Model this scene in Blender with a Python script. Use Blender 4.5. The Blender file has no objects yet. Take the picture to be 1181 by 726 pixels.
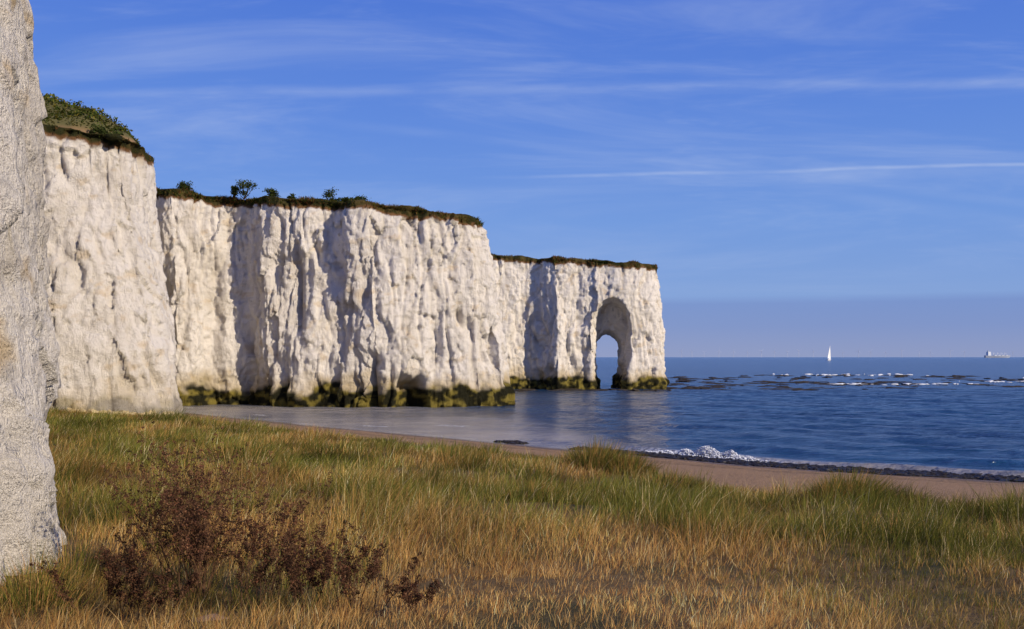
import bpy, bmesh, math, random
import numpy as np
from mathutils import Vector
rng=np.random.default_rng(7); random.seed(7)
sc=bpy.context.scene
def lin(r,g,b):
    f=lambda c:(c/255/12.92) if c/255<=0.04045 else ((c/255+0.055)/1.055)**2.4
    return (f(r),f(g),f(b))
# ---------------------------------------------------------------- noise
_pr=np.random.default_rng(3); PERM=_pr.permutation(256); PERM=np.concatenate([PERM,PERM,PERM])
G=_pr.normal(size=(256,3)); G/=np.linalg.norm(G,axis=1)[:,None]
RT=_pr.uniform(0,1,size=(256,8))
def perlin(x,y,z):
    x,y,z=np.broadcast_arrays(np.asarray(x,float),np.asarray(y,float),np.asarray(z,float))
    xf=np.floor(x);yf=np.floor(y);zf=np.floor(z)
    X=xf.astype(int)&255;Y=yf.astype(int)&255;Z=zf.astype(int)&255
    x=x-xf;y=y-yf;z=z-zf
    u=x*x*x*(x*(x*6-15)+10);v=y*y*y*(y*(y*6-15)+10);w=z*z*z*(z*(z*6-15)+10)
    def g(i,j,k):
        h=PERM[PERM[PERM[(X+i)&255]+((Y+j)&255)]+((Z+k)&255)]
        gr=G[h]
        return gr[...,0]*(x-i)+gr[...,1]*(y-j)+gr[...,2]*(z-k)
    a=g(0,0,0)*(1-u)+g(1,0,0)*u;b=g(0,1,0)*(1-u)+g(1,1,0)*u
    c=g(0,0,1)*(1-u)+g(1,0,1)*u;d=g(0,1,1)*(1-u)+g(1,1,1)*u
    return ((a*(1-v)+b*v)*(1-w)+(c*(1-v)+d*v)*w)*1.6
def fbm(x,y,z,o=3):
    s=0;a=1.0
    for i in range(o):
        s=s+a*perlin(x*2**i+i*17.3,y*2**i+i*5.1,z*2**i+i*9.7);a*=.5
    return s
def facet(x,y,z):
    """fractured-block pattern: every cell is a tilted plane at its own offset"""
    xf=np.floor(x).astype(int);yf=np.floor(y).astype(int);zf=np.floor(z).astype(int)
    best=np.full(x.shape,1e9);val=np.zeros(x.shape)
    for i in (-1,0,1):
        for j in (-1,0,1):
            for k in (-1,0,1):
                a=xf+i;b=yf+j;c=zf+k
                h=PERM[PERM[PERM[a&255]+(b&255)]+(c&255)]
                R=RT[h]
                dx=x-(a+R[:,0]);dy=y-(b+R[:,1]);dz=z-(c+R[:,2])
                d=dx*dx+dy*dy+dz*dz
                m=d<best
                v=(R[:,3]-.5)*.9+(R[:,4]-.5)*1.7*dx+(R[:,5]-.5)*1.7*dy+(R[:,6]-.5)*1.5*dz
                val=np.where(m,v,val);best=np.where(m,d,best)
    return val
def ss(a,b,x):
    t=np.clip((x-a)/(b-a),0,1);return t*t*(3-2*t)
# ---------------------------------------------------------------- helpers
def link(o): sc.collection.objects.link(o);return o
def npmesh(name,V,F,mat=None,attrs=None,smooth=False):
    me=bpy.data.meshes.new(name)
    V=np.asarray(V,dtype=np.float32);me.vertices.add(len(V));me.vertices.foreach_set('co',V.ravel())
    loops=np.concatenate([f.ravel() for f in F]).astype(np.int32)
    tot=np.concatenate([np.full(len(f),f.shape[1]) for f in F]).astype(np.int32)
    st=np.concatenate([[0],np.cumsum(tot)[:-1]]).astype(np.int32)
    me.loops.add(len(loops));me.loops.foreach_set('vertex_index',loops)
    me.polygons.add(len(tot));me.polygons.foreach_set('loop_start',st)
    try: me.polygons.foreach_set('loop_total',tot)
    except Exception: pass
    me.polygons.foreach_set('use_smooth',np.full(len(tot),smooth))
    me.update(calc_edges=True)
    if attrs:
        for k,a in attrs.items():
            a=np.asarray(a,dtype=np.float32)
            if a.ndim==2: setattr_c(me,k,a)
            else: setattr_f(me,k,a)
    if mat: me.materials.append(mat)
    return link(bpy.data.objects.new(name,me))
def setattr_f(me,k,a):
    at=me.attributes.new(k,'FLOAT','POINT');at.data.foreach_set('value',np.asarray(a,np.float32))
def setattr_c(me,k,a):
    at=me.attributes.new(k,'FLOAT_COLOR','POINT')
    at.data.foreach_set('color',np.concatenate([a,np.ones((len(a),1))],1).astype(np.float32).ravel())
class NT:
    def __init__(s,tree): s.t=tree;s.n=tree.nodes;s.l=tree.links
    def new(s,typ,**kw):
        n=s.n.new(typ)
        for k,v in kw.items(): setattr(n,k,v)
        return n
    def put(s,sock,v):
        if isinstance(v,bpy.types.NodeSocket): s.l.new(v,sock)
        elif isinstance(v,(tuple,list)) and len(v)==3 and sock.type=='RGBA': sock.default_value=(*v,1)
        else: sock.default_value=v
    def math(s,op,a,b=0.0,c=0.0,clamp=False):
        n=s.new('ShaderNodeMath',operation=op,use_clamp=clamp)
        s.put(n.inputs[0],a);s.put(n.inputs[1],b)
        if len(n.inputs)>2: s.put(n.inputs[2],c)
        return n.outputs[0]
    def mix(s,f,a,b,bt='MIX'):
        n=s.new('ShaderNodeMix',data_type='RGBA',blend_type=bt)
        s.put(n.inputs[0],f);s.put(n.inputs[6],a);s.put(n.inputs[7],b);return n.outputs[2]
    def mr(s,v,a,b,c=0.0,d=1.0):
        n=s.new('ShaderNodeMapRange',interpolation_type='SMOOTHSTEP')
        s.put(n.inputs[0],v)
        n.inputs[1].default_value=a;n.inputs[2].default_value=b;n.inputs[3].default_value=c;n.inputs[4].default_value=d
        return n.outputs[0]
    def noise(s,vec,scale,detail=4,rough=.55,dist=0.0):
        n=s.new('ShaderNodeTexNoise');s.l.new(vec,n.inputs['Vector'])
        n.inputs['Scale'].default_value=scale;n.inputs['Detail'].default_value=detail
        n.inputs['Roughness'].default_value=rough;n.inputs['Distortion'].default_value=dist
        return n.outputs[0]
    def mapping(s,vec,scale=(1,1,1),rot=(0,0,0)):
        n=s.new('ShaderNodeMapping');s.l.new(vec,n.inputs[0]);n.inputs['Scale'].default_value=scale;n.inputs['Rotation'].default_value=rot
        return n.outputs[0]
    def attr(s,name,out='Fac'):
        n=s.new('ShaderNodeAttribute',attribute_name=name);return n.outputs[out]
    def bump(s,h,strength,dist,nrm=None):
        n=s.new('ShaderNodeBump');s.put(n.inputs['Height'],h);n.inputs['Strength'].default_value=strength;n.inputs['Distance'].default_value=dist
        if nrm: s.l.new(nrm,n.inputs['Normal'])
        return n.outputs[0]
def mat(name):
    m=bpy.data.materials.new(name);m.use_nodes=True;t=NT(m.node_tree)
    return m,t,t.n['Principled BSDF']
def simple(name,col,rough=.7,nscale=8,var=.25):
    m,t,b=mat(name);p=t.new('ShaderNodeTexCoord').outputs['Object']
    n=t.noise(p,nscale,2)
    c=t.mix(n,tuple(c*(1-var) for c in col),tuple(min(1,c*(1+var)) for c in col))
    t.l.new(c,b.inputs['Base Color']);b.inputs['Roughness'].default_value=rough;b.inputs['Specular IOR Level'].default_value=.2
    return m
# ---------------------------------------------------------------- shore
def shoreS(q): 
    qq=[-400,-160,-114,-80,-57,-47,-33,-19.5,0,60,400];vv=[75,66,59.7,57.6,57.4,57,56.9,60.0,66,80,120]
    return (np.interp(q-3,qq,vv)+np.interp(q,qq,vv)+np.interp(q+3,qq,vv))/3
def shore_t(x,y):
    return (shoreS(x-y)-(x+y))/1.4142
def grass_lim(x,y): return 8.2+10.6*ss(2.0,7.5,x)+1.0*perlin(x/2.5,y/2.5,8)+1.3*perlin(x/8,y/8,8)-3.5*ss(-14,-24,x)
def gz(x,y):
    t=shore_t(x,y)
    z=np.interp(t,[-400,-40,-8,0,6,14,22,30,45,80,400],[-8,-3,-.9,0,.48,1.05,1.55,2.25,3.15,3.4,4])
    m=ss(12,27,t)
    z=z+m*(.22*fbm(x/7,y/7,0.3,2)+.05*fbm(x/1.5,y/1.5,1.3,2))
    z=z+(1-m)*ss(-2,3,t)*.06*perlin(x/2.5,y/2.5,5.5)
    return z
# ---------------------------------------------------------------- materials
def chalk_material():
    m,t,b=mat('chalk');P=t.new('ShaderNodeNewGeometry').outputs['Position']
    n2=t.noise(P,2.2,7,.72);n4=t.noise(P,16,3,.6)
    c=t.attr('col','Color')
    c=t.mix(t.mr(n2,.52,.80,0,.34),c,t.mix(1.0,c,(.74,.66,.54),'MULTIPLY'))
    c=t.mix(t.mr(n4,.62,.76,0,.38),c,t.mix(1.0,c,(.52,.47,.41),'MULTIPLY'))
    t.l.new(c,b.inputs['Base Color']);b.inputs['Roughness'].default_value=.95;b.inputs['Specular IOR Level'].default_value=.06
    an=t.noise(t.mapping(P,(1,1,.25)),5,6,.8)
    h=t.math('ADD',n2,t.math('MULTIPLY',an,.9))
    t.l.new(t.bump(h,1.0,.32),b.inputs['Normal'])
    return m
CHALK=chalk_material()
def veg_material(name,trans=.3):
    m,t,b=mat(name);c=t.attr('col','Color')
    b=t.n['Principled BSDF'];t.n.remove(b)
    df=t.new('ShaderNodeBsdfDiffuse');t.l.new(c,df.inputs['Color'])
    tr=t.new('ShaderNodeBsdfTranslucent');t.l.new(c,tr.inputs['Color'])
    mx=t.new('ShaderNodeMixShader');mx.inputs[0].default_value=trans
    t.l.new(df.outputs[0],mx.inputs[1]);t.l.new(tr.outputs[0],mx.inputs[2]);t.l.new(mx.outputs[0],t.n['Material Output'].inputs[0])
    return m
GRASSM=veg_material('grass_blades');LEAFM=veg_material('leaves',.2)
# ---------------------------------------------------------------- cliffs
def resample(pts,step):
    P=np.array(pts,float);n=len(P);out=[]
    for i in range(n):
        p0,p1,p2,p3=P[(i-1)%n],P[i],P[(i+1)%n],P[(i+2)%n]
        L=np.linalg.norm(p2[:2]-p1[:2]);k=max(1,int(L/step))
        k=min(k,12)
        for j in range(k):
            s=j/k
            cr=.5*((2*p1)+(-p0+p2)*s+(2*p0-5*p1+4*p2-p3)*s*s+(-p0+3*p1-3*p2+p3)*s**3)
            li=p1*(1-s)+p2*s
            w=.6 if L<16 else .0
            out.append(cr*w+li*(1-w))
    return np.array(out)
def loft(name,pts,zbase,ztop,prof,step=1.5):
    R=resample(pts,step);n=len(R);bm=bmesh.new();rings=[]
    for s,w in prof:
        ring=[]
        for r in R:
            x=r[0]*(1-w)+r[2]*w;y=r[1]*(1-w)+r[3]*w
            zt=ztop(r[2],r[3]);z=zbase+(zt-zbase)*s
            ring.append(bm.verts.new((x,y,z)))
        rings.append(ring)
    for a,b in zip(rings[:-1],rings[1:]):
        for i in range(n):
            bm.faces.new((a[i],a[(i+1)%n],b[(i+1)%n],b[i]))
    bm.faces.new(list(reversed(rings[0])));bm.faces.new(rings[-1])
    bmesh.ops.triangulate(bm,faces=[f for f in bm.faces if len(f.verts)>4])
    bmesh.ops.recalc_face_normals(bm,faces=bm.faces)
    me=bpy.data.meshes.new(name);bm.to_mesh(me);bm.free()
    return link(bpy.data.objects.new(name,me))
def bake(o,mods):
    dg=bpy.context.evaluated_depsgraph_get();dg.update()
    me=bpy.data.meshes.new_from_object(o.evaluated_get(dg));o.modifiers.clear();o.data=me;return o
def mixc(c,f,k): return c*(1-f[:,None])+np.array(k)[None]*f[:,None]
def finish_cliff(o,voxel,ztop,amp=(1.0,.55,.28,.12),size=1.0,algae=1.0,dents=(),seed=0,cutter=None,stain=1.0):
    if cutter:
        bo=o.modifiers.new('b','BOOLEAN');bo.operation='DIFFERENCE';bo.object=cutter;bo.solver='EXACT'
    rm=o.modifiers.new('r','REMESH');rm.mode='VOXEL';rm.voxel_size=voxel
    bake(o,1)
    me=o.data;N=len(me.vertices)
    co=np.empty(N*3,np.float32);me.vertices.foreach_get('co',co);co=co.reshape(-1,3).astype(float)
    no=np.empty(N*3,np.float32);me.vertices.foreach_get('normal',no);no=no.reshape(-1,3).astype(float)
    x,y,z=(co.T)/size;sd=seed*13.7
    hm=np.clip(np.hypot(no[:,0],no[:,1])*1.2,0,1)
    big=fbm(x/7+sd,y/7,z/34,2)
    wx=.6*perlin(x/3,y/3,z/5+sd);wz=.5*perlin(x/1.1,y/1.1,z/1.3+sd)
    gate=.35+.65*ss(-.25,.35,fbm(x/6+sd,y/6,z/9,2))
    fl=1-2*np.abs(perlin(x/3.4+sd+wx*.9,y/3.4+wx*.9,z/24));fl2=1-2*np.abs(perlin(x/1.15+wx,y/1.15+sd,z/9))
    md=fbm(x/1.5+sd,y/1.5,z/2.6,2)
    f1=facet(x/2.1+.25*wz+sd,y/2.1+.25*wx,z/5.0+.15*wz)
    f2=facet(x/.70+.35*wz,y/.70+sd+.3*wz,z/1.6+.25*wx)
    fine=fbm(x/.4,y/.4,z/.6+sd,2)
    bed=perlin(z/.5+.5*big,sd,.3*wx)
    d=amp[0]*big-amp[1]*ss(.35,1,fl)*gate-amp[1]*.5*ss(.45,1,fl2)*gate+amp[2]*(1.35*f1+.28*md)+amp[2]*.55*f2+amp[3]*fine+.06*bed
    d*=size
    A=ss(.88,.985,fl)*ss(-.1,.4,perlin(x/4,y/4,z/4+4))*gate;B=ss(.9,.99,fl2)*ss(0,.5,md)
    crevice_shade=np.clip(A*.45+B*.25+ss(-.45,-.8,f2)*.15,0,1)  # AO-like crevice shade, painted into the chalk along grooves and facet breaks
    if algae>0: d+= algae*.45*ss(2.6,1.2,co[:,2]+.6*md)*(1+.8*md)
    for (dx,dz,wd,hd,dep,dent_shade) in dents:
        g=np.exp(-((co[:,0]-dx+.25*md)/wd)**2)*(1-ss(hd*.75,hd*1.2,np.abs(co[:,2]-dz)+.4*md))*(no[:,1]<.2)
        d-=dep*g;crevice_shade=np.maximum(crevice_shade,dent_shade*ss(.25,.8,g))  # cave dents are cut in and get painted shade as well
    nh=no*np.array([1,1,.35])
    co2=co+nh*(d*hm)[:,None]
    zt=ztop(co[:,0],co[:,1])
    top=(1-hm)*ss(-3,-1,co[:,2]-zt)
    co2[:,2]+=top*(.35*fbm(co[:,0]/3,co[:,1]/3,0,3)+.1)
    turf=ss(-1.4,0.05,co[:,2]-zt+.45*fbm(co[:,0]/1.4,co[:,1]/1.4,seed,3))
    X,Y,Z=co.T
    c=np.tile(np.array([.85,.795,.715]),(N,1))
    c=mixc(c,ss(-.2,.7,fbm(x/3,y/3,z/4+sd,3)),(.79,.73,.635))
    c=mixc(c,.42*ss(.12,.7,fbm(x/1.3,y/1.3,z/9+sd,3)),(.65,.585,.49))
    c=mixc(c,.45*stain*ss(.34,.8,fbm(x/1.4+3,y/1.4,z/1.1+sd,4)),(.64,.47,.25))
    c=mixc(c,.30*ss(.28,.85,fbm(x/.9,y/.9,z/.35+9,3)),(.56,.52,.46))
    c=mixc(c,.8*crevice_shade,(.27,.225,.175))  # crevice and cave shade goes into the chalk colour
    lay=np.abs(((Z+.5*big)*.52)%1-.5);c=mixc(c,.40*ss(.05,0,lay)*ss(.1,.5,fine),(.18,.16,.145))
    if algae>0:
        za=Z+1.5*fbm(X/2.2,Y/2.2,Z/2.2,3)*.7
        c=mixc(c,.65*algae*ss(3.9,2.0,za),(.46,.34,.14))
        ac=np.array([.022,.021,.011])+ss(-.15,.5,fbm(X/1.1,Y/1.1,Z/.8,3))[:,None]*np.array([.21,.165,.032])
        f=(algae*ss(2.3,1.6,za))[:,None];c=c*(1-f)+ac*f
    c=mixc(c,ss(.25,.4,turf),(.20,.105,.048));tc_=np.array([.035,.036,.013])+ss(-.3,.6,fbm(X/1.2,Y/1.2,1,3))[:,None]*np.array([.08,.05,.018])
    f=ss(.5,.7,turf)[:,None];c=c*(1-f)+tc_*f
    me.vertices.foreach_set('co',co2.astype(np.float32).ravel());me.update()
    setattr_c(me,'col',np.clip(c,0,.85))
    me.polygons.foreach_set('use_smooth',np.ones(len(me.polygons),bool))
    me.materials.clear();me.materials.append(CHALK)
    return co2,no,zt
zt0=lambda x,y:20+0*x
P0=[(-4.75,1,-5.4,1),(-4.68,5,-5.4,5),(-4.66,8.2,-5.4,8.3),(-4.62,10.2,-5.35,10.4),(-5.45,12.0,-6.2,12.4),(-8.0,15.5,-8.8,16),(-13,21,-14,22),(-18,21,-18,22),(-18,1,-18,1)]
o=loft('chalk_cliff',P0,1.5,zt0,[(0,0),(.07,.04),(.11,.22),(.17,.32),(.24,.42),(.30,.55),(.38,.8),(.7,1),(1,1)],1.0)
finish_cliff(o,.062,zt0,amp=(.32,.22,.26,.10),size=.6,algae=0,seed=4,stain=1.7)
zt1=lambda x,y:21.8+(-28-x)*.10
P1=[(-9,17.5,-10,17.5),(-22,37,-23.5,37),(-41,66,-43,66),(-42,73,-43,75),(-36,73.2,-37.8,74.8),(-30.8,73.4,-32.2,76),(-26.9,75,-30.0,77.6),(-26.0,78.2,-29.9,80.5),(-28.4,84,-31.2,85.5),(-34,95,-36,96),(-43,112,-44,112),(-43,125,-43,125),(-80,125,-80,125),(-80,17.5,-80,17.5)]
prof1=[(0,0),(.3,.10),(.45,.28),(.58,.55),(.78,.9),(1,1)]
o=loft('chalk_cliff',P1,-1.5,zt1,prof1)
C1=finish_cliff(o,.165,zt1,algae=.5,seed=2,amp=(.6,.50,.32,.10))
zt2=lambda x,y:20.2-(x+12)*.09-.0025*(x+12)**2*(x>-12)
P2=[(-43,112,-44,113),(-40,106.5,-41,107.5),(-34.2,101.5,-35.5,103),(-31.5,103.2,-32,104.7),(-27.5,104.2,-28.5,105.6),(-25.2,100.8,-26.2,103),(-21,99,-22,101),(-17,99.6,-18,101.2),(-13.2,97,-15,99),(-8,98.5,-9,100.5),(-3,99.6,-5,101.6),(-.6,101.2,-3.6,103.2),(-.2,104,-3.8,106),(-2,114,-4.5,114),(-7,128,-9,128),(-16,140,-17,140),(-80,140,-80,140),(-80,112,-80,112)]
o=loft('chalk_cliff',P2,-2,zt2,[(0,0),(.3,.10),(.6,.35),(.85,.55),(.95,.75),(1,1)])
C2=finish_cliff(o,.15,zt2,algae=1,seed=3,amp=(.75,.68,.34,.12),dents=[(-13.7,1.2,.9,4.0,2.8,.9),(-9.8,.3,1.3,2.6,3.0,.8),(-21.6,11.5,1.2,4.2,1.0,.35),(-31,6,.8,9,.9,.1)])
zt3=lambda x,y:20.6-(x)*.065
P3=[(-14,153,-14,154),(-3,153,-3,154),(2.6,154.5,2.2,155.5),(4.6,153.8,4.2,155.2),(7.2,150.6,6.4,152.4),(10.5,151.6,10.2,153),(13,150.8,13,152.2),(18.5,150.8,18,152.2),(22.8,152.2,21.6,153.4),(24.2,155.3,22.8,155.4),(22.8,159.2,21.6,158.6),(17,160.2,17,159.6),(10,161,10,160),(3,166,3,165),(-8,176,-8,175),(-60,176,-60,175),(-60,153,-60,154)]
o=loft('chalk_cliff',P3,-2,zt3,[(0,0),(.3,.25),(.6,.5),(.85,.75),(1,1)])
def arch_ring(bm,y,x0,x1,h):
    r=[];cx=(x0+x1)/2;hw=(x1-x0)/2;sp=h-hw*1.5
    pts=[(x0-.1,-3),(x0,sp*.5),(x0,sp)]
    for k in range(1,8):
        a=math.pi*(1-k/8);pts.append((cx+hw*math.cos(a),sp+hw*1.5*math.sin(a)))
    pts+=[(x1,sp),(x1-.2,sp*.45),(x1-.9,-3)]
    return [bm.verts.new((px,y,pz)) for px,pz in pts]
bm=bmesh.new();rr=[arch_ring(bm,147,12.3,18.5,14.8),arch_ring(bm,151.5,12.5,18.1,14.2),arch_ring(bm,155.3,12.9,17.8,13.0),arch_ring(bm,157.4,13.2,17.2,9.4),arch_ring(bm,160,13.3,17.0,8.6),arch_ring(bm,165,12.8,17.2,8.9)]
for a,b in zip(rr[:-1],rr[1:]):
    for i in range(len(a)): bm.faces.new((a[i],a[(i+1)%len(a)],b[(i+1)%len(a)],b[i]))
bm.faces.new(rr[0]);bm.faces.new(rr[-1]);bmesh.ops.recalc_face_normals(bm,faces=bm.faces)
cm=bpy.data.meshes.new('cut');bm.to_mesh(cm);bm.free();cut=link(bpy.data.objects.new('cut',cm))
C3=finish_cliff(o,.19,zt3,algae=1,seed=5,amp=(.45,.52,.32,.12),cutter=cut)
bpy.data.objects.remove(cut)
# ---------------------------------------------------------------- ground
def axis(lo,hi,step,far,g):
    a=list(np.arange(lo,hi,step));s=step;v=a[-1]
    while v<far: s*=g;v+=s;a.append(v)
    s=step;v=lo;pre=[]
    while v>-far: s*=g;v-=s;pre.append(v)
    return np.array(pre[::-1]+a)
def gridmesh(name,xs,ys,zf,mat,attrf,smooth=True):
    X,Y=np.meshgrid(xs,ys);x=X.ravel();y=Y.ravel();z=zf(x,y)
    nx,ny=len(xs),len(ys);i=np.arange(nx*ny).reshape(ny,nx)
    F=np.stack([i[:-1,:-1].ravel(),i[:-1,1:].ravel(),i[1:,1:].ravel(),i[1:,:-1].ravel()],1)
    return npmesh(name,np.stack([x,y,z],1),[F],mat,attrf(x,y),smooth)
gm,t,b=mat('ground');P=t.new('ShaderNodeNewGeometry').outputs['Position'];st=t.attr('shore')
nA=t.noise(P,.5,5,.6);nB=t.noise(P,4,6,.7)
stn=t.math('ADD',st,t.math('MULTIPLY',t.math('SUBTRACT',nA,.5),3.5))
sand=t.mix(nB,(.27,.16,.085),(.46,.295,.165))
wet=t.mix(nB,(.13,.088,.06),(.20,.14,.10))
c=t.mix(t.mr(stn,.8,3.4),wet,sand)
wrack=t.math('MULTIPLY',t.mr(t.math('ABSOLUTE',t.math('SUBTRACT',stn,4.4)),1.4,.1),t.mr(nB,.45,.6))
c=t.mix(t.math('MULTIPLY',wrack,.7),c,(.05,.034,.02))
soil=t.mix(nB,(.10,.068,.028),(.24,.15,.06));soil=t.mix(t.mr(nA,.45,.65),soil,(.07,.063,.023))
c=t.mix(t.mr(t.math('ADD',t.attr('veg'),t.math('MULTIPLY',t.math('SUBTRACT',nB,.5),3)),-.3,1.6),c,soil)
t.l.new(c,b.inputs['Base Color']);b.inputs['Specular IOR Level'].default_value=.2
t.l.new(t.mr(st,.4,2.5,.35,.92),b.inputs['Roughness'])
t.l.new(t.bump(nB,.9,.28),b.inputs['Normal'])
gridmesh('ground',axis(-45,45,.4,24000,1.25),axis(0,110,.4,24000,1.25),gz,gm,lambda x,y:{'shore':shore_t(x,y),'veg':shore_t(x,y)-grass_lim(x,y)})
# ---------------------------------------------------------------- sea
def sea_z(x,y):
    t=-shore_t(x,y);d=np.hypot(x,y)
    calm=.45+.55*ss(-8,22,x)
    near=ss(420,120,d)
    u=(x+y)/1.414;w=(x-y)/1.414
    z=.14*fbm(u/2.0+.4*perlin(x/9,y/9,2),w/4,0.2,3)*calm*ss(0,8,t)
    z+=.07*np.sin(u*.95+2.2*perlin(x/14,y/14,1))*ss(2,12,t)*calm
    z+=.02*fbm(x/.9,y/.7,4,1)*ss(0,3,t)
    q=x-y
    c0=1.9+.7*perlin(q/9,3.3,0)+.25*perlin(q/2,1.3,0)
    r=t-c0
    prof=np.where(r<0,np.exp(-(r/.28)**2),np.exp(-(r/1.1)**2))
    am=.30*ss(-68,-45,q)*(.65+.5*perlin(q/6,9.1,0))
    z=z*near+prof*am
    c1=7+1.2*perlin(q/13,6.3,0);r=t-c1
    z+=.13*ss(-60,-40,q)*np.where(r<0,np.exp(-(r/.6)**2),np.exp(-(r/2)**2))
    return z+.02
wm,t,b=mat('sea_water');P=t.new('ShaderNodeNewGeometry').outputs['Position'];st=t.attr('shore')
dep=t.attr('depth')
c=t.mix(dep,(.33,.295,.26),(.011,.052,.125))  # bay's pale end paints the cliffs' reflection, with shallow tint, into water colour
stk=t.noise(t.mapping(P,(.008,.045,1)),1,5,.65)
c=t.mix(t.mr(stk,.42,.60),c,t.mix(dep,(.18,.17,.165),(.006,.025,.07)))
rp=t.noise(t.mapping(P,(.25,1.1,1),(0,0,.35)),1,4,.65)
c=t.mix(t.mr(rp,.45,.62,0,.6),c,t.mix(dep,(.12,.13,.16),(.006,.03,.08)))
fo=t.attr('foam')
fm=t.math('MULTIPLY',fo,t.mr(t.noise(P,3.5,4,.75),.42,.58))
c=t.mix(fm,c,(.75,.77,.8))
t.l.new(c,b.inputs['Base Color']);b.inputs['IOR'].default_value=1.33
t.l.new(t.math('MAXIMUM',t.mr(fm,0,1,.16,.8),t.mr(dep,1,0,.14,.22)),b.inputs['Roughness'])
h=t.math('ADD',t.noise(t.mapping(P,(.5,1.2,1),(0,0,.35)),1.2,5,.66),t.math('MULTIPLY',t.noise(t.mapping(P,(.07,.22,1),(0,0,.2)),1,4,.6),3.0))
bn=t.new('ShaderNodeBump');t.l.new(h,bn.inputs['Height']);bn.inputs['Distance'].default_value=.45
t.l.new(t.mr(dep,0,1,.65,1.0),bn.inputs['Strength']);t.l.new(bn.outputs[0],b.inputs['Normal'])
def sea_attr(x,y):
    t=-shore_t(x,y);q=x-y
    c0=1.9+.7*perlin(q/9,3.3,0)+.25*perlin(q/2,1.3,0)
    loc=np.exp(-((x-9.6)/3.0)**2)
    f=ss(.8,.1,np.abs(t-c0+.45))*(.05+.9*loc)*ss(-75,-50,q)
    f=np.maximum(f,ss(.35,.0,np.abs(t-.3))*.25)
    f=np.maximum(f,.5*ss(.35,.6,perlin(q/9,2.2,0))*ss(1.2,.2,np.abs(t-7)))
    f=np.maximum(f,.8*ss(.1,.5,perlin(q/7,4.2,0))*ss(.5,.1,np.abs(t-3.2-perlin(q/5,1,2)))*ss(-60,-75,q))
    sc_=46-41*ss(-8,9,x)  # pale zone stretched across the bay for the painted cliff reflection
    dep=ss(-.02,1,t/sc_+.12*perlin(x/8,y/14,3))
    return {'shore':-t,'foam':f,'depth':dep}
xs=axis(-42,48,.36,28000,1.07)
ys=axis(28,150,.30,28000,1.07)
gridmesh('sea',xs,ys,sea_z,wm,sea_attr)
# ---------------------------------------------------------------- foam, reef
foam_m=simple('foam',(.66,.68,.73),.8,6,.15)
def lumps(name,C,S,mat,seed=1,shade=False):
    bmx=bmesh.new();bmesh.ops.create_icosphere(bmx,subdivisions=2,radius=1);bv=np.array([v.co[:] for v in bmx.verts]);bf=np.array([[v.index for v in f.verts] for f in bmx.faces]);bmx.free()
    n=len(C);k=len(bv)
    V=bv[None]*S[:,None]
    off=np.arange(n)[:,None]*7.31
    nz=1+.55*fbm(bv[None,:,0]*1.3+off,bv[None,:,1]*1.3+seed,bv[None,:,2]*1.3,3)
    V=V*nz[...,None]+C[:,None]
    F=(bf[None]+(np.arange(n)*k)[:,None,None]).reshape(-1,3)
    return npmesh(name,V.reshape(-1,3),[F],mat,None,shade)
n=4200;xx=rng.uniform(7.0,12.4,n);
def ridge_y(x,off):
    y=np.full_like(x,44.0)
    for _ in range(25): y=y+(off+shore_t(x,y))*.9
    return y
off=rng.normal(0,.34,n);yy=ridge_y(xx,1.6+off)
env=np.exp(-((xx-9.8)/1.6)**2)*(.8+.6*perlin(xx/.5,3.3,1))
kp=rng.uniform(0,1,n)<env*1.4+.04;xx,yy,env,off=xx[kp],yy[kp],env[kp],off[kp];n=len(xx)
C=np.stack([xx,yy,.06+rng.uniform(0,1,n)**1.2*.52*np.clip(env,0,1)*np.exp(-(off/.45)**2)],1)
S=np.stack([rng.uniform(.015,.07,n),rng.uniform(.015,.06,n),rng.uniform(.01,.035,n)],1)
lumps('breaking_wave',C,S,foam_m,shade=True)
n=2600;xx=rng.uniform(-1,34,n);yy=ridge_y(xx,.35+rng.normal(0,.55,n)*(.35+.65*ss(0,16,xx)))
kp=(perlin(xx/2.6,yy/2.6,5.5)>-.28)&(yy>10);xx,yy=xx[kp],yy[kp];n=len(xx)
lumps('waterline_lumps',np.stack([xx,yy,np.maximum(gz(xx,yy),.02)+.02],1),np.stack([rng.uniform(.06,.34,n),rng.uniform(.06,.26,n),rng.uniform(.03,.10,n)],1),simple('dark_lump',(.020,.016,.014),.5,5,.5))  # low dark lumps strung along the waterline
Cs=[];Ss=[]
for (x0,x1,y0,sp,n,hh) in [(74,110,275,16,80,.26),(58,84,180,6,70,.16),(90,112,200,7,36,.15),(118,140,235,12,16,.2)]:
    xx=rng.uniform(x0,x1,n);yy=y0+rng.normal(0,sp*.45,n)
    kp=perlin(xx/5,yy/7,1.7)>.02;xx,yy=xx[kp],yy[kp];m=len(xx)
    Cs.append(np.stack([xx,yy,np.full(m,.08)],1));Ss.append(np.stack([rng.uniform(.12,.9,m)**1.0,rng.uniform(.12,.3,m),rng.uniform(.2,1,m)*hh],1))
lumps('sea_foam',np.concatenate(Cs),np.concatenate(Ss),foam_m,shade=True)
rock_m=simple('weedy_rock',(.036,.027,.017),.8,2,.6)
Cs=[];Ss=[]
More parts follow.
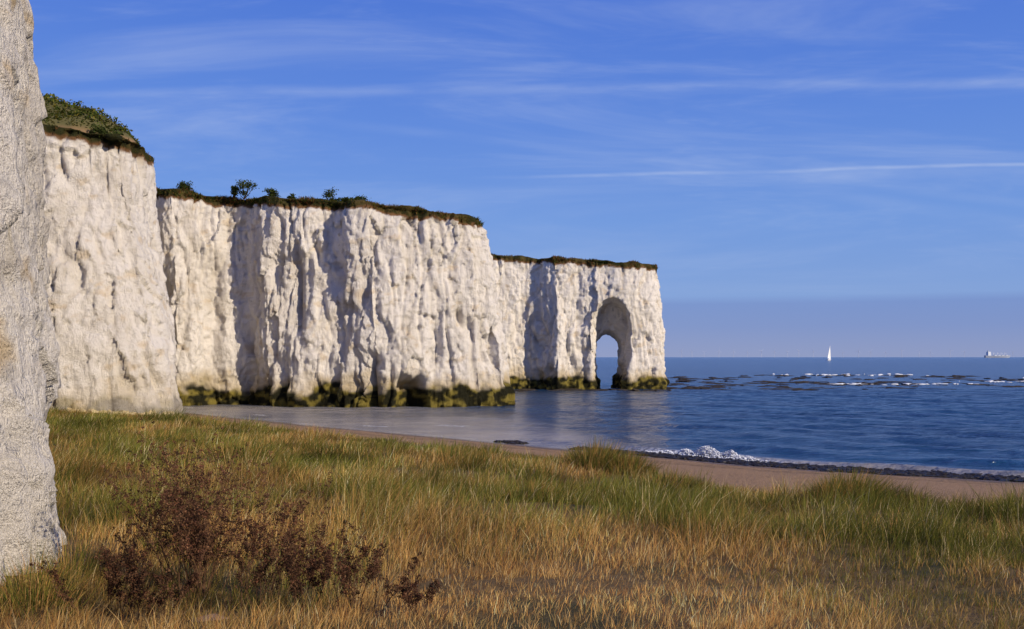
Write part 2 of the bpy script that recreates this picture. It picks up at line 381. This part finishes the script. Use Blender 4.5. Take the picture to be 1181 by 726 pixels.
for (x0,x1,y0,y1,n,hh) in [(26,46,148,185,130,.20),(34,60,185,245,120,.26),(48,85,165,200,130,.18),(60,120,215,275,170,.28),(90,150,180,215,120,.20),(24,30,150,158,40,.34),(8,24,146,151,30,.3),(1,8,140,150,25,.25),(40,70,150,165,40,.13)]:
    xx=rng.uniform(x0,x1,n);yy=rng.uniform(y0,y1,n)
    kp=perlin(xx/6,yy/9,6.7)>-.12;xx,yy=xx[kp],yy[kp];n=len(xx)
    Cs.append(np.stack([xx,yy,np.full(n,.02)],1));Ss.append(np.stack([rng.uniform(.2,2.0,n),rng.uniform(.3,1.5,n),rng.uniform(.2,1,n)*hh],1))
lumps('reef_rocks',np.concatenate(Cs),np.concatenate(Ss),rock_m)
n=90;xx=rng.uniform(-40,-25,n);yy=73.6-rng.uniform(0,1.6,n)**2*.6+np.maximum(0,(xx+30))*.5
zz=gz(xx,yy);
lumps('fallen_rocks',np.stack([xx,yy,zz+.03],1),np.stack([rng.uniform(.1,.55,n)]*2+[rng.uniform(.08,.3,n)],1),simple('stained_chalk',(.42,.33,.17),.9,1.5,.4))
# ---------------------------------------------------------------- grass
def blades(name,B,az,lean,H,W,col,mat=GRASSM,curl=.5,segs=2):
    n=len(B);dx=np.cos(az);dy=np.sin(az);fa=az+rng.uniform(-1.2,1.2,n)+math.pi/2
    wx=np.cos(fa)*W/2;wy=np.sin(fa)*W/2
    lv=[0,.5,1];V=[]
    for s in lv:
        h=H*(s-.22*lean*s*s);o=H*lean*(s*(1-curl)+curl*s*s*1.3)
        cx=B[:,0]+dx*o;cy=B[:,1]+dy*o;cz=B[:,2]+h
        if s<1:
            k=1 if s==0 else .8
            V.append(np.stack([cx-wx*k,cy-wy*k,cz],1));V.append(np.stack([cx+wx*k,cy+wy*k,cz],1))
        else: V.append(np.stack([cx,cy,cz],1))
    V=np.stack(V,1);i=np.arange(n)[:,None]*5
    q=i+np.array([[0,1,3,2]]);tr=i+np.array([[2,3,4]])
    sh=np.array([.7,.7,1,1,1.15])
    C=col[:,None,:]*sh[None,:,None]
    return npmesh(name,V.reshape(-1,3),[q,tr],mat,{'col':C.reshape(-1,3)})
STRAW=np.array((.66,.42,.155));GOLD=np.array((.53,.285,.088));OLIVE=np.array((.265,.235,.048));GREEN=np.array((.095,.125,.027));BROWN=np.array((.27,.125,.05));PALE=np.array((.76,.60,.32))
def inside_cliff(x,y):
    lim=np.interp(y,[0,10.3,12.5,16,20,37,66,74],[-4.7,-4.6,-5.4,-8.0,-11,-21,-40,-40])
    return x<lim
TB=[];TA=[];TL=[];TH=[];TW=[];TC=[]
def sow(y0,y1,dens,nb,seed):
    r=np.random.default_rng(seed)
    n=int(dens*(y1-y0)*((.60*(y0+y1)/2+1.5)*2))
    y=np.sqrt(r.uniform(y0*y0,y1*y1,n));x=(r.uniform(-1,1,n))*(.60*y+1.5)
    t=shore_t(x,y);lim=grass_lim(x,y)
    keep=(~inside_cliff(x,y))&(t>lim)
    edge=ss(0,4.0,t-lim);keep&=r.uniform(0,1,n)<(.2+.8*edge)
    pt=perlin(x/2.2,y/2.2,3.3);keep&=r.uniform(0,1,n)<np.clip(.85+.8*pt,.5,1)
    x,y,t,edge=x[keep],y[keep],t[keep],edge[keep];n=len(x);z=gz(x,y)
    d=np.hypot(x,y)
    dry=ss(16.5,11,d+2.5*perlin(x/5,y/5,.7))
    big=perlin(x/4,y/6,6.1)
    clump=ss(.1,.5,perlin(x/1.7,y/1.9,2.2))*(1-dry*.75)
    h=(.32+.18*big+.38*clump)*(1-.45*dry)*(r.uniform(.7,1.25,n))*(.45+.55*edge)
    h=h*np.where(x<-1.2,1+.45*dry,1)
    green=np.clip(.58+.70*perlin(x/3,y/5,4.4)+.22*clump-.50*dry,0,1)
    green=np.where((x<-1.5)&(d<16),np.clip(green+.18,0,1),green)
    lum=1+.75*perlin(x/2.5,y/3.5,9.9)-.12*(1-dry)
    def ex(a): return np.repeat(a,nb,0)
    N=n*nb;sp=ex(.05+.10*clump+.0035*d)
    ra=r.uniform(0,2*np.pi,N);rd=np.sqrt(r.uniform(0,1,N))*sp*1.3
    bx=ex(x)+np.cos(ra)*rd;by=ex(y)+np.sin(ra)*rd;bz=ex(z)-.02
    vx=np.cos(ra)*(rd/sp)*.8+.45+r.normal(0,.5,N);vy=np.sin(ra)*(rd/sp)*.8+.15+r.normal(0,.5,N)
    az=np.arctan2(vy,vx);ln=np.clip(np.hypot(vx,vy)*.45,.05,1.1)
    H=ex(h)*r.uniform(.45,1.25,N);W=np.maximum(.0035,.00050*ex(d))*r.uniform(.6,1.3,N)
    g=ex(green)+r.normal(0,.20,N);u=r.uniform(0,1,N)[:,None]
    greenc=OLIVE*(u)+GREEN*(1-u);dryc=np.where(u<.42,STRAW,np.where(u<.80,GOLD,BROWN));
    pale=(r.uniform(0,1,N)<.06)[:,None]
    c=np.where((g>.48)[:,None],greenc,dryc);mid=(np.abs(g-.48)<.12)[:,None];c=np.where(mid,(greenc+dryc)/2,c);c=np.where(pale,PALE,c)
    c=c*(r.uniform(.7,1.2,N)*ex(lum))[:,None]
    TB.append(np.stack([bx,by,bz],1));TA.append(az);TL.append(ln);TH.append(H);TW.append(W);TC.append(np.clip(c,0,.8))
sow(4.5,9.5,90,12,1);sow(9.5,15,58,12,2);sow(15,27,24,13,3);sow(27,66,9.5,13,4)
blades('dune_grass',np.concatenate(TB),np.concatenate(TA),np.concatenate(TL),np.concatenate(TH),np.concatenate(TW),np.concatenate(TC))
def clump(x,y,rad,h,n,gr=.7):
    a=rng.uniform(0,2*np.pi,n);r=np.sqrt(rng.uniform(0,1,n));bx=x+np.cos(a)*r*rad;by=y+np.sin(a)*r*rad*.9
    vx=np.cos(a)*r+.25+rng.normal(0,.25,n);vy=np.sin(a)*r+rng.normal(0,.25,n)
    u=rng.uniform(0,1,n)[:,None];c=np.where(u<gr*.5,OLIVE,np.where(u<gr,GREEN*1.1,np.where(u<.9,GOLD,STRAW)))*rng.uniform(.6,1.0,n)[:,None]
    return [np.stack([bx,by,gz(bx,by)-.03+.14*(1-r)],1),np.arctan2(vy,vx),np.clip(np.hypot(vx,vy)*.65,.05,1),h*(1-.4*r)*rng.uniform(.5,1.15,n),np.full(n,max(.005,.0005*math.hypot(x,y))),c]
cl=[]
for (x,y,r_,h,n) in [(3.0,34,1.1,1.25,2600),(3.9,33,.8,.85,1000),(7.7,22.5,.8,.95,2200),(7.0,22,.6,.65,1000),(9.0,22.5,.5,.5,600),(1.0,24,.9,.6,1100),(-2,35,1.1,.7,900),(10.6,21,.6,.6,800),(11.4,22,.4,.5,500),(-8,30,1.4,.65,1000),(4.4,27,.9,.6,900),(-13,38,1.6,.7,900),(-5,22,.8,.6,800),(-3.9,11.7,.5,.5,700),(-4.9,14,.6,.55,700),(-4.2,9.6,.3,.55,300),(-4.1,8.6,.3,.55,350),(-3.8,8.0,.35,.5,350),(.5,19,.8,.5,900),(4,18,.7,.45,700),(-2,17,.7,.5,700)]:
    cl.append(clump(x,y,r_,h,n))
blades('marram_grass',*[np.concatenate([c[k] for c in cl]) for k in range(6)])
# ---------------------------------------------------------------- dried thistles
def tube(V,F,p,q,r0,r1,k=4):
    p=np.array(p);q=np.array(q);d=q-p;L=np.linalg.norm(d);d=d/max(L,1e-6)
    a=np.cross(d,[0,0,1.0]) if abs(d[2])<.95 else np.cross(d,[1.0,0,0]);a/=np.linalg.norm(a);b_=np.cross(d,a);o=len(V)
    for (c,r) in ((p,r0),(q,r1)):
        for i in range(k):
            an=2*math.pi*i/k;V.append(c+a*math.cos(an)*r+b_*math.sin(an)*r)
    for i in range(k): F.append((o+i,o+(i+1)%k,o+k+(i+1)%k,o+k+i))
def thistle(x,y,h,nst,spread,seed,heads=1.0,red=1.0):
    r=random.Random(seed);V=[];F=[];LP=[]
    z0=float(gz(np.array([x]),np.array([y]))[0])
    def grow(p,d,L,rad,lev):
        segs=5
        for s in range(segs):
            d=d+Vector((r.gauss(0,.12),r.gauss(0,.12),r.gauss(.03,.05)));d.normalize()
            q=p+d*(L/segs);tube(V,F,p,q,rad,rad*.85,3);rad*=.85
            if lev<2 and s>=1:
                for _ in range(2 if lev<1 else 1):
                    if r.random()<.75:
                        a=r.uniform(0,6.28);dd=(d*.9+Vector((math.cos(a),math.sin(a),.3))*.55).normalized()
                        grow(q.copy(),dd,L*r.uniform(.28,.5),rad*.65,lev+1)
            if lev>=1 and r.random()<.6: LP.append((q.copy(),.4))
            p=q
        LP.append((p.copy(),1.0))
    for i in range(nst):
        a=r.uniform(0,6.28);s=r.uniform(0,spread)
        grow(Vector((x+math.cos(a)*s*.45,y+math.sin(a)*s*.45,z0-.02)),Vector((math.cos(a)*s,math.sin(a)*s,1)).normalized(),h*r.uniform(.55,1.0),.006,0)
    V=np.array([list(v) for v in V]);F=np.array(F)
    col=np.tile(np.array((.17,.095,.055))*red,(len(V),1))
    LV=[];LC=[]
    for (p,w) in LP:
        k=max(1,int((11 if w>.9 else 4)*heads));hc=np.array(r.choice([(.18,.08,.045),(.12,.058,.038),(.24,.13,.07),(.065,.038,.026)]))*red
        sg=.010 if w>.9 else .018
        for _ in range(k):
            s=r.uniform(.005,.012);c=np.array(p)+np.array([r.gauss(0,sg),r.gauss(0,sg),r.gauss(0,sg*.8)])
            u=np.array([r.gauss(0,1) for _ in range(3)]);u/=np.linalg.norm(u);v=np.cross(u,[r.gauss(0,1) for _ in range(3)]);v/=np.linalg.norm(v)
            LV+= [c-u*s,c+v*s*.6,c+u*s,c-v*s*.6]
            LC+=[hc*r.uniform(.7,1.3)]*4
    o=len(V);LV=np.array(LV);LF=np.arange(len(LV)).reshape(-1,4)+o
    npmesh('dried_thistle',np.concatenate([V,LV]),[F,LF],LEAFM,{'col':np.concatenate([col,np.array(LC)])})
thistle(-2.9,9.3,1.12,26,.5,1,1.3,.9)
thistle(-3.1,9.6,.95,16,.5,11,1.3,.9)
thistle(-2.3,9.4,.98,9,.35,2,1.2,.9)
thistle(-2.1,8.1,.74,7,.45,3,1.5,.65)
thistle(-1.8,8.3,.58,6,.45,13,1.5,.6)
thistle(-3.3,8.1,.46,6,.5,4,1.4,.6)
thistle(-2.9,7.9,.34,5,.5,14,1.4,.6)
thistle(-1.25,8.1,.50,7,.5,5,1.4,.65)
thistle(-3.9,10.4,.55,6,.5,6)
thistle(-1.75,9.2,.5,5,.4,7,1,.8)
thistle(-.75,8.0,.32,4,.5,8,1.2,.7)
xs_=-2.42;ys_=8.0;zs=float(gz(np.array([xs_]),np.array([ys_]))[0])
lumps('field_stone',np.array([[xs_,ys_,zs-.03]]),np.array([[.16,.10,.07]]),simple('pinkish_stone',(.20,.13,.095),.9,12,.3),shade=True)
# ---------------------------------------------------------------- clifftop vegetation
def edge_points(Cc,n,xr,seed,zlo=-.6):
    co,no,zt=Cc;r=np.random.default_rng(seed)
    m=(co[:,2]-zt>zlo)&(co[:,0]>xr[0])&(co[:,0]<xr[1])&(co[:,1]<xr[2])&(no[:,1]<.6)
    idx=np.nonzero(m)[0];idx=r.choice(idx,n);return co[idx]
bs=[]
for Cc,n,xr,seed,hh in [(C1,9000,(-46,-27,96),1,.45),(C2,22000,(-44,-1,108.5),2,.40),(C3,9000,(-6,25,160),3,.42)]:
    p=edge_points(Cc,n,xr,seed);n=len(p);a=rng.uniform(0,6.28,n);d=np.hypot(p[:,0],p[:,1])
    vz=ss(-.3,.6,perlin(p[:,0]/2.2,p[:,1]/2.2,1.1));u=rng.uniform(0,1,n)[:,None]
    gn=np.clip(.40+.8*perlin(p[:,0]/5,p[:,1]/5,3.1)-(.3 if seed==3 else 0),0,1)[:,None]
    c=np.where(u<gn,GREEN*.55,np.where(u<.6,BROWN*.62,np.where(u<.92,OLIVE*.42,GOLD*.55)))
    bs.append([p-np.array([0,0,.12]),a,rng.uniform(.2,1.1,n),hh*(.35+.9*vz)*rng.uniform(.5,1.3,n),.0009*d,c])
blades('clifftop_grass',*[np.concatenate([c[k] for c in bs]) for k in range(6)])
def leaf_mesh(name,P_,size,cols,seed,extra=None):
    r=np.random.default_rng(seed);n=len(P_);u=r.normal(size=(n,3));u/=np.linalg.norm(u,axis=1)[:,None];w=r.normal(size=(n,3));v=np.cross(u,w);v/=np.linalg.norm(v,axis=1)[:,None]
    s=(size*r.uniform(.5,1.4,n))[:,None]
    V=np.stack([P_-u*s,P_+v*s*.6,P_+u*s,P_-v*s*.6],1).reshape(-1,3);F=np.arange(n*4).reshape(-1,4)
    c=np.repeat(cols,4,0)
    if extra:
        V=np.concatenate([V,extra[0]]);F2=extra[1]+n*4;c=np.concatenate([c,np.tile(np.array((.05,.035,.022)),(len(extra[0]),1))]);return npmesh(name,V,[F,F2],LEAFM,{'col':c})
    return npmesh(name,V,[F],LEAFM,{'col':c})
def shrub(x,y,z,w,h,seed,n=900):
    r=np.random.default_rng(seed);V=[];F=[];cs=[]
    for i in range(10):
        a=r.uniform(0,6.28);q=Vector((x+math.cos(a)*w*.5*r.uniform(.1,1),y+math.sin(a)*w*.5*r.uniform(.1,1),z+h*r.uniform(.2,.95)))
        m_=Vector((x,y,z-.2)).lerp(q,.5)+Vector((0,0,-.1*h));tube(V,F,(x,y,z-.2),m_,.05,.035);tube(V,F,m_,q,.035,.012);cs.append(q)
    cs=np.array([list(c) for c in cs]);k=r.integers(0,len(cs),n)
    P_=cs[k]+r.normal(size=(n,3))*np.array([w*.11,w*.11,h*.10])
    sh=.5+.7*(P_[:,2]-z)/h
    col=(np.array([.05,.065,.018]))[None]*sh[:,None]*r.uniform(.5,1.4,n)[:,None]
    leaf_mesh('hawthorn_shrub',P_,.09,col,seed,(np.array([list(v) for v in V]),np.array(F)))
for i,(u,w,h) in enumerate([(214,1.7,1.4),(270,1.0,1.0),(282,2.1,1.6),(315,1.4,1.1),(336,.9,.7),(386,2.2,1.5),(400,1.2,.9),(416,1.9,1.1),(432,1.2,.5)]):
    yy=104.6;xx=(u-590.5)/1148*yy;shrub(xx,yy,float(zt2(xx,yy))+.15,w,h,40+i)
MX,MY,RX,RY=-43.3,83.4,12.6,7.9
def er2(x,y): return ((x-MX)/RX)**2+((y-MY)/RY)**2
def dome(x,y):
    return 21.0+5.9*np.clip(1-er2(x,y),0,1)**.54+.45*fbm(x/2.4,y/2.4,.5,3)
xs_=np.arange(-57,-29,.25);ys_=np.arange(75,94,.25);X,Y=np.meshgrid(xs_,ys_);x=X.ravel();y=Y.ravel()
z=dome(x,y);z=np.where(er2(x,y)>1,20.9,z)
i=np.arange(len(x)).reshape(X.shape);F=np.stack([i[:-1,:-1].ravel(),i[:-1,1:].ravel(),i[1:,1:].ravel(),i[1:,:-1].ravel()],1)
F=F[(er2(x,y)[F]<1.03).all(1)]
mm,t,b=mat('mound_soil');Pp=t.new('ShaderNodeNewGeometry').outputs['Position'];sp_=t.new('ShaderNodeSeparateXYZ');t.l.new(Pp,sp_.inputs[0])
nn=t.noise(Pp,1.5,5,.7)
cg=t.mix(nn,(.035,.04,.012),(.12,.10,.03));cs_=t.mix(nn,(.16,.08,.035),(.30,.19,.10))
t.l.new(t.mix(t.mr(t.math('ADD',sp_.outputs[2],t.noise(Pp,.6,3)),23.1,23.9),cs_,cg),b.inputs['Base Color']);b.inputs['Roughness'].default_value=.95
npmesh('grassy_mound',np.stack([x,y,z],1),[F],mm,None,True)
n=34000;px=rng.uniform(-56,-29,n);py=rng.uniform(75.5,90,n);k=er2(px,py)<.98;px,py=px[k],py[k]
pz=dome(px,py);k=pz>23.1+.7*perlin(px,py,0);px,py,pz=px[k],py[k],pz[k];n=len(px)
bumpy=ss(-.2,.5,fbm(px/1.4,py/1.4,7,2))
P_=np.stack([px,py,pz+rng.uniform(-.1,.6,n)*bumpy],1)
gcol=(np.where((rng.uniform(0,1,n)<.3)[:,None],OLIVE*.5,GREEN*.6))*(.55+.75*bumpy)[:,None]*rng.uniform(.6,1.3,n)[:,None]
leaf_mesh('clifftop_scrub',P_,.12,gcol,77)
shrub(-40.8,79.8,25.2,2.2,1.4,91,1100);shrub(-32.0,80,21.9,1.6,1.3,92,600);shrub(-33,79.4,22.4,1.4,.9,93,500)
# ---------------------------------------------------------------- boats, ship, turbines
def bm_obj(name,bm,mats):
    me=bpy.data.meshes.new(name);bm.to_mesh(me);bm.free()
    for m in mats: me.materials.append(m)
    return link(bpy.data.objects.new(name,me))
def bm_box(bm,c,s,mi=0,taper=1):
    r=bmesh.ops.create_cube(bm,size=1)
    for v in r['verts']:
        k=taper if v.co.z>0 else 1
        v.co=Vector((v.co.x*s[0]*k+c[0],v.co.y*s[1]*k+c[1],v.co.z*s[2]+c[2]))
    for f in {f for v in r['verts'] for f in v.link_faces}: f.material_index=mi
def bm_cone(bm,p,q,r0,r1,mi=0,seg=8):
    p=Vector(p);q=Vector(q);d=q-p
    r=bmesh.ops.create_cone(bm,segments=seg,radius1=r0,radius2=r1,depth=d.length,cap_ends=True)
    rot=d.to_track_quat('Z','Y')
    for v in r['verts']: v.co=rot@v.co+(p+q)/2
    for f in {f for v in r['verts'] for f in v.link_faces}: f.material_index=mi
def hull(bm,L,B,H,mi=0):
    rings=[]
    for k in range(9):
        s=k/8;x=(s-.5)*L;w=B/2*(math.sin(math.pi*min(1,.18+s*.82))**.6 if s<1 else .02);w=max(w,.03*B)
        sheer=H*(1+.25*(2*s-1)**2);xr=.05*L if k==8 else 0
        rings.append([bm.verts.new((x+xr,-w,sheer)),bm.verts.new((x,-w*.7,0)),bm.verts.new((x,0,-H*.4)),bm.verts.new((x,w*.7,0)),bm.verts.new((x+xr,w,sheer))])
    for a,b in zip(rings[:-1],rings[1:]):
        for i in range(4): bm.faces.new((a[i],b[i],b[i+1],a[i+1])).material_index=mi
        bm.faces.new((a[0],a[4],b[4],b[0])).material_index=mi
    bm.faces.new(rings[0]);bm.faces.new(rings[-1])
white=simple('white_hull',(.7,.71,.72),.5,.5,.08);sail_m=simple('sailcloth',(.85,.85,.83),.8,.5,.05);grey=simple('ship_grey',(.33,.37,.45),.6,.1,.2)
bm=bmesh.new();hull(bm,13,3.6,1.3,0);bm_box(bm,(-.5,0,1.75),(4.5,2.0,.8),0,.8);bm_cone(bm,(.8,0,1),(.8,0,23),.16,.10,0);bm_cone(bm,(.8,0,2.6),(-5.4,0,2.9),.12,.10,0)
def sail(bm,pts,belly):
    n=8;rows=[]
    a,b,c=[Vector(p) for p in pts]
    for i in range(n+1):
        s=i/n;l=a.lerp(c,s);r=b.lerp(c,s);row=[]
        for j in range(5):
            w=j/4;p=l.lerp(r,w);p.y+=belly*math.sin(math.pi*w)*(1-s)*math.sin(math.pi*min(1,s+.25));row.append(bm.verts.new(p))
        rows.append(row)
    for u,v in zip(rows[:-1],rows[1:]):
        for j in range(4): bm.faces.new((u[j],u[j+1],v[j+1],v[j])).material_index=1
sail(bm,[(.6,.05,3.1),(-5.2,.05,3.2),(.6,.05,22.3)],.8);sail(bm,[(6.2,0,1.9),(1.6,0,2.6),(1.0,0,20.5)],.9)
D=1500;ob=bm_obj('sailing_yacht',bm,[white,sail_m]);ob.location=((956-590.5)/1148*D,D,0);ob.rotation_euler=(math.radians(4),0,math.radians(50))
bm=bmesh.new();hull(bm,165,26,11,0);bm_box(bm,(-58,0,24),(20,22,24),1,.9);bm_box(bm,(-60,0,40),(8,8,9),0,.8)
for k in range(4): bm_cone(bm,(-25+k*25,0,12),(-25+k*25,0,32),1.6,1.0,1);bm_cone(bm,(-25+k*25,0,30),(-12+k*25,0,24),.9,.6,1);bm_box(bm,(-25+k*25+10,0,14),(15,18,4),1)
D=6200;ob=bm_obj('cargo_ship',bm,[grey,simple('ship_white',(.62,.66,.72),.6,.1,.1)]);ob.location=((1150-590.5)/1148*D,D,1);ob.rotation_euler=(0,0,math.radians(8))
turb=simple('turbine_hazed',(.48,.54,.66),.6,.05,.05)  # sea haze mixed into the turbine colour as pale grey-blue
for k,u in enumerate([786,798,812,829,846,862,878,893,908,921,938,972,990,1004,1021,1040,1060,1073,1096,1112,1168]):
    bm=bmesh.new();bm_cone(bm,(0,0,0),(0,0,64),2.1,1.4,0);bm_box(bm,(0,1.5,65.5),(3.2,8,3.2));bm_cone(bm,(0,-3,65.5),(0,-6,65.5),1.9,.6)
    a0=random.uniform(0,2)
    for j in range(3):
        a=a0+j*2.0944;bm_cone(bm,(0,-4.5,65.5),(math.sin(a)*34,-4.5,65.5+math.cos(a)*34),1.4,.5,0,5)
    D=9800+(k%3)*1100;ob=bm_obj('wind_turbine',bm,[turb]);ob.location=((u-590.5)/1148*D,D,0);ob.rotation_euler=(0,0,random.uniform(-.4,.4))
# ---------------------------------------------------------------- world
SUN_EL=math.radians(25);SUN_AZ=math.radians(127)
w=bpy.data.worlds.new('World');sc.world=w;w.use_nodes=True;t=NT(w.node_tree)
bg=t.n['Background'];bg.inputs['Strength'].default_value=.1
sky=t.new('ShaderNodeTexSky',sky_type='NISHITA');sky.sun_disc=False;sky.sun_elevation=SUN_EL;sky.sun_rotation=SUN_AZ;sky.ozone_density=3;sky.air_density=1.0;sky.dust_density=.3
tc=t.new('ShaderNodeTexCoord').outputs['Generated'];sp=t.new('ShaderNodeSeparateXYZ');t.l.new(tc,sp.inputs[0])
ya=t.math('MAXIMUM',t.math('ABSOLUTE',sp.outputs[1]),.05);U=t.math('DIVIDE',sp.outputs[0],ya);Vv=t.math('DIVIDE',sp.outputs[2],ya)
ramp=t.new('ShaderNodeValToRGB');t.l.new(t.math('MULTIPLY',sp.outputs[2],1.5,clamp=True),ramp.inputs[0])
stops=[(0,(138,153,199)),(.045,(119,143,203)),(.078,(114,142,206)),(.09,(126,159,219)),(.2,(111,152,224)),(.34,(94,137,223)),(.52,(75,118,217)),(1,(52,92,190))]
e=ramp.color_ramp.elements
e[0].position=stops[0][0];e[0].color=(*lin(*stops[0][1]),1);e[1].position=1;e[1].color=(*lin(*stops[-1][1]),1)
for p_,c_ in stops[1:-1]:
    q=e.new(p_);q.color=(*lin(*c_),1)
cmb=t.new('ShaderNodeCombineXYZ');t.l.new(U,cmb.inputs[0]);t.l.new(Vv,cmb.inputs[1]);UV=cmb.outputs[0]
sn=t.mr(t.noise(t.mapping(UV,(7,40,1)),1,4,.6),.3,.65,.25,1);wn=t.math('MULTIPLY',t.math('SUBTRACT',t.noise(t.mapping(UV,(4,4,1)),1,2),.5),.008)
def streak(u0,v0,u1,v1,wd,amt):
    x0=(u0-590.5)/1148;x1=(u1-590.5)/1148;y0=(412-v0)/1148;y1=(412-v1)/1148;s=(y1-y0)/(x1-x0)
    d=t.math('SUBTRACT',t.math('ADD',Vv,wn),t.math('ADD',t.math('MULTIPLY',U,s),y0-s*x0))
    a=t.mr(t.math('ABSOLUTE',d),wd,0);fade=t.mr(U,x0-.02,x0+.18)
    return t.math('MULTIPLY',t.math('MULTIPLY',a,fade),t.math('MULTIPLY',sn,amt))
cl=t.math('MULTIPLY',t.mr(t.noise(t.mapping(UV,(1.4,11,1),(0,0,.06)),1.2,6,.62,.6),.44,.80),.42)
cl2=t.math('MULTIPLY',t.mr(t.noise(t.mapping(UV,(3,18,1),(0,0,-.22)),1,5,.65,.4),.48,.8),.30)
tot=t.math('MAXIMUM',cl,cl2)
for a_ in [(40,110,1181,96,.009,.24),(540,206,1181,190,.003,.40),(540,212,1181,194,.014,.14),(300,132,760,186,.008,.10),(1090,68,1181,80,.003,.3),(820,200,1181,262,.012,.10)]:
    tot=t.math('ADD',tot,streak(*a_))
tot=t.math('MULTIPLY',tot,t.mr(Vv,.04,.10),clamp=True)
col=t.mix(tot,ramp.outputs[0],lin(190,204,238))
vm=t.new('ShaderNodeVectorMath',operation='SCALE');t.l.new(col,vm.inputs[0]);vm.inputs['Scale'].default_value=10
t.l.new(t.mix(.88,sky.outputs[0],vm.outputs[0]),bg.inputs['Color'])
sd=bpy.data.lights.new('sun','SUN');sd.energy=4.9;sd.angle=math.radians(.5);sd.color=(1,.865,.68);so=link(bpy.data.objects.new('sun',sd))
dirv=Vector((math.sin(SUN_AZ)*math.cos(SUN_EL),math.cos(SUN_AZ)*math.cos(SUN_EL),math.sin(SUN_EL)))
so.rotation_euler=dirv.to_track_quat('Z','Y').to_euler();so.location=(50,-50,60)
# ---------------------------------------------------------------- camera
cd=bpy.data.cameras.new('camera');cd.lens=35;cd.sensor_width=36;cd.clip_end=80000;cd.clip_start=.1;cd.shift_y=49/1181
co_=link(bpy.data.objects.new('camera',cd));co_.location=(0,0,5);co_.rotation_euler=(math.pi/2,0,0);sc.camera=co_
sc.view_settings.view_transform='Standard';sc.view_settings.look='None';sc.view_settings.exposure=0
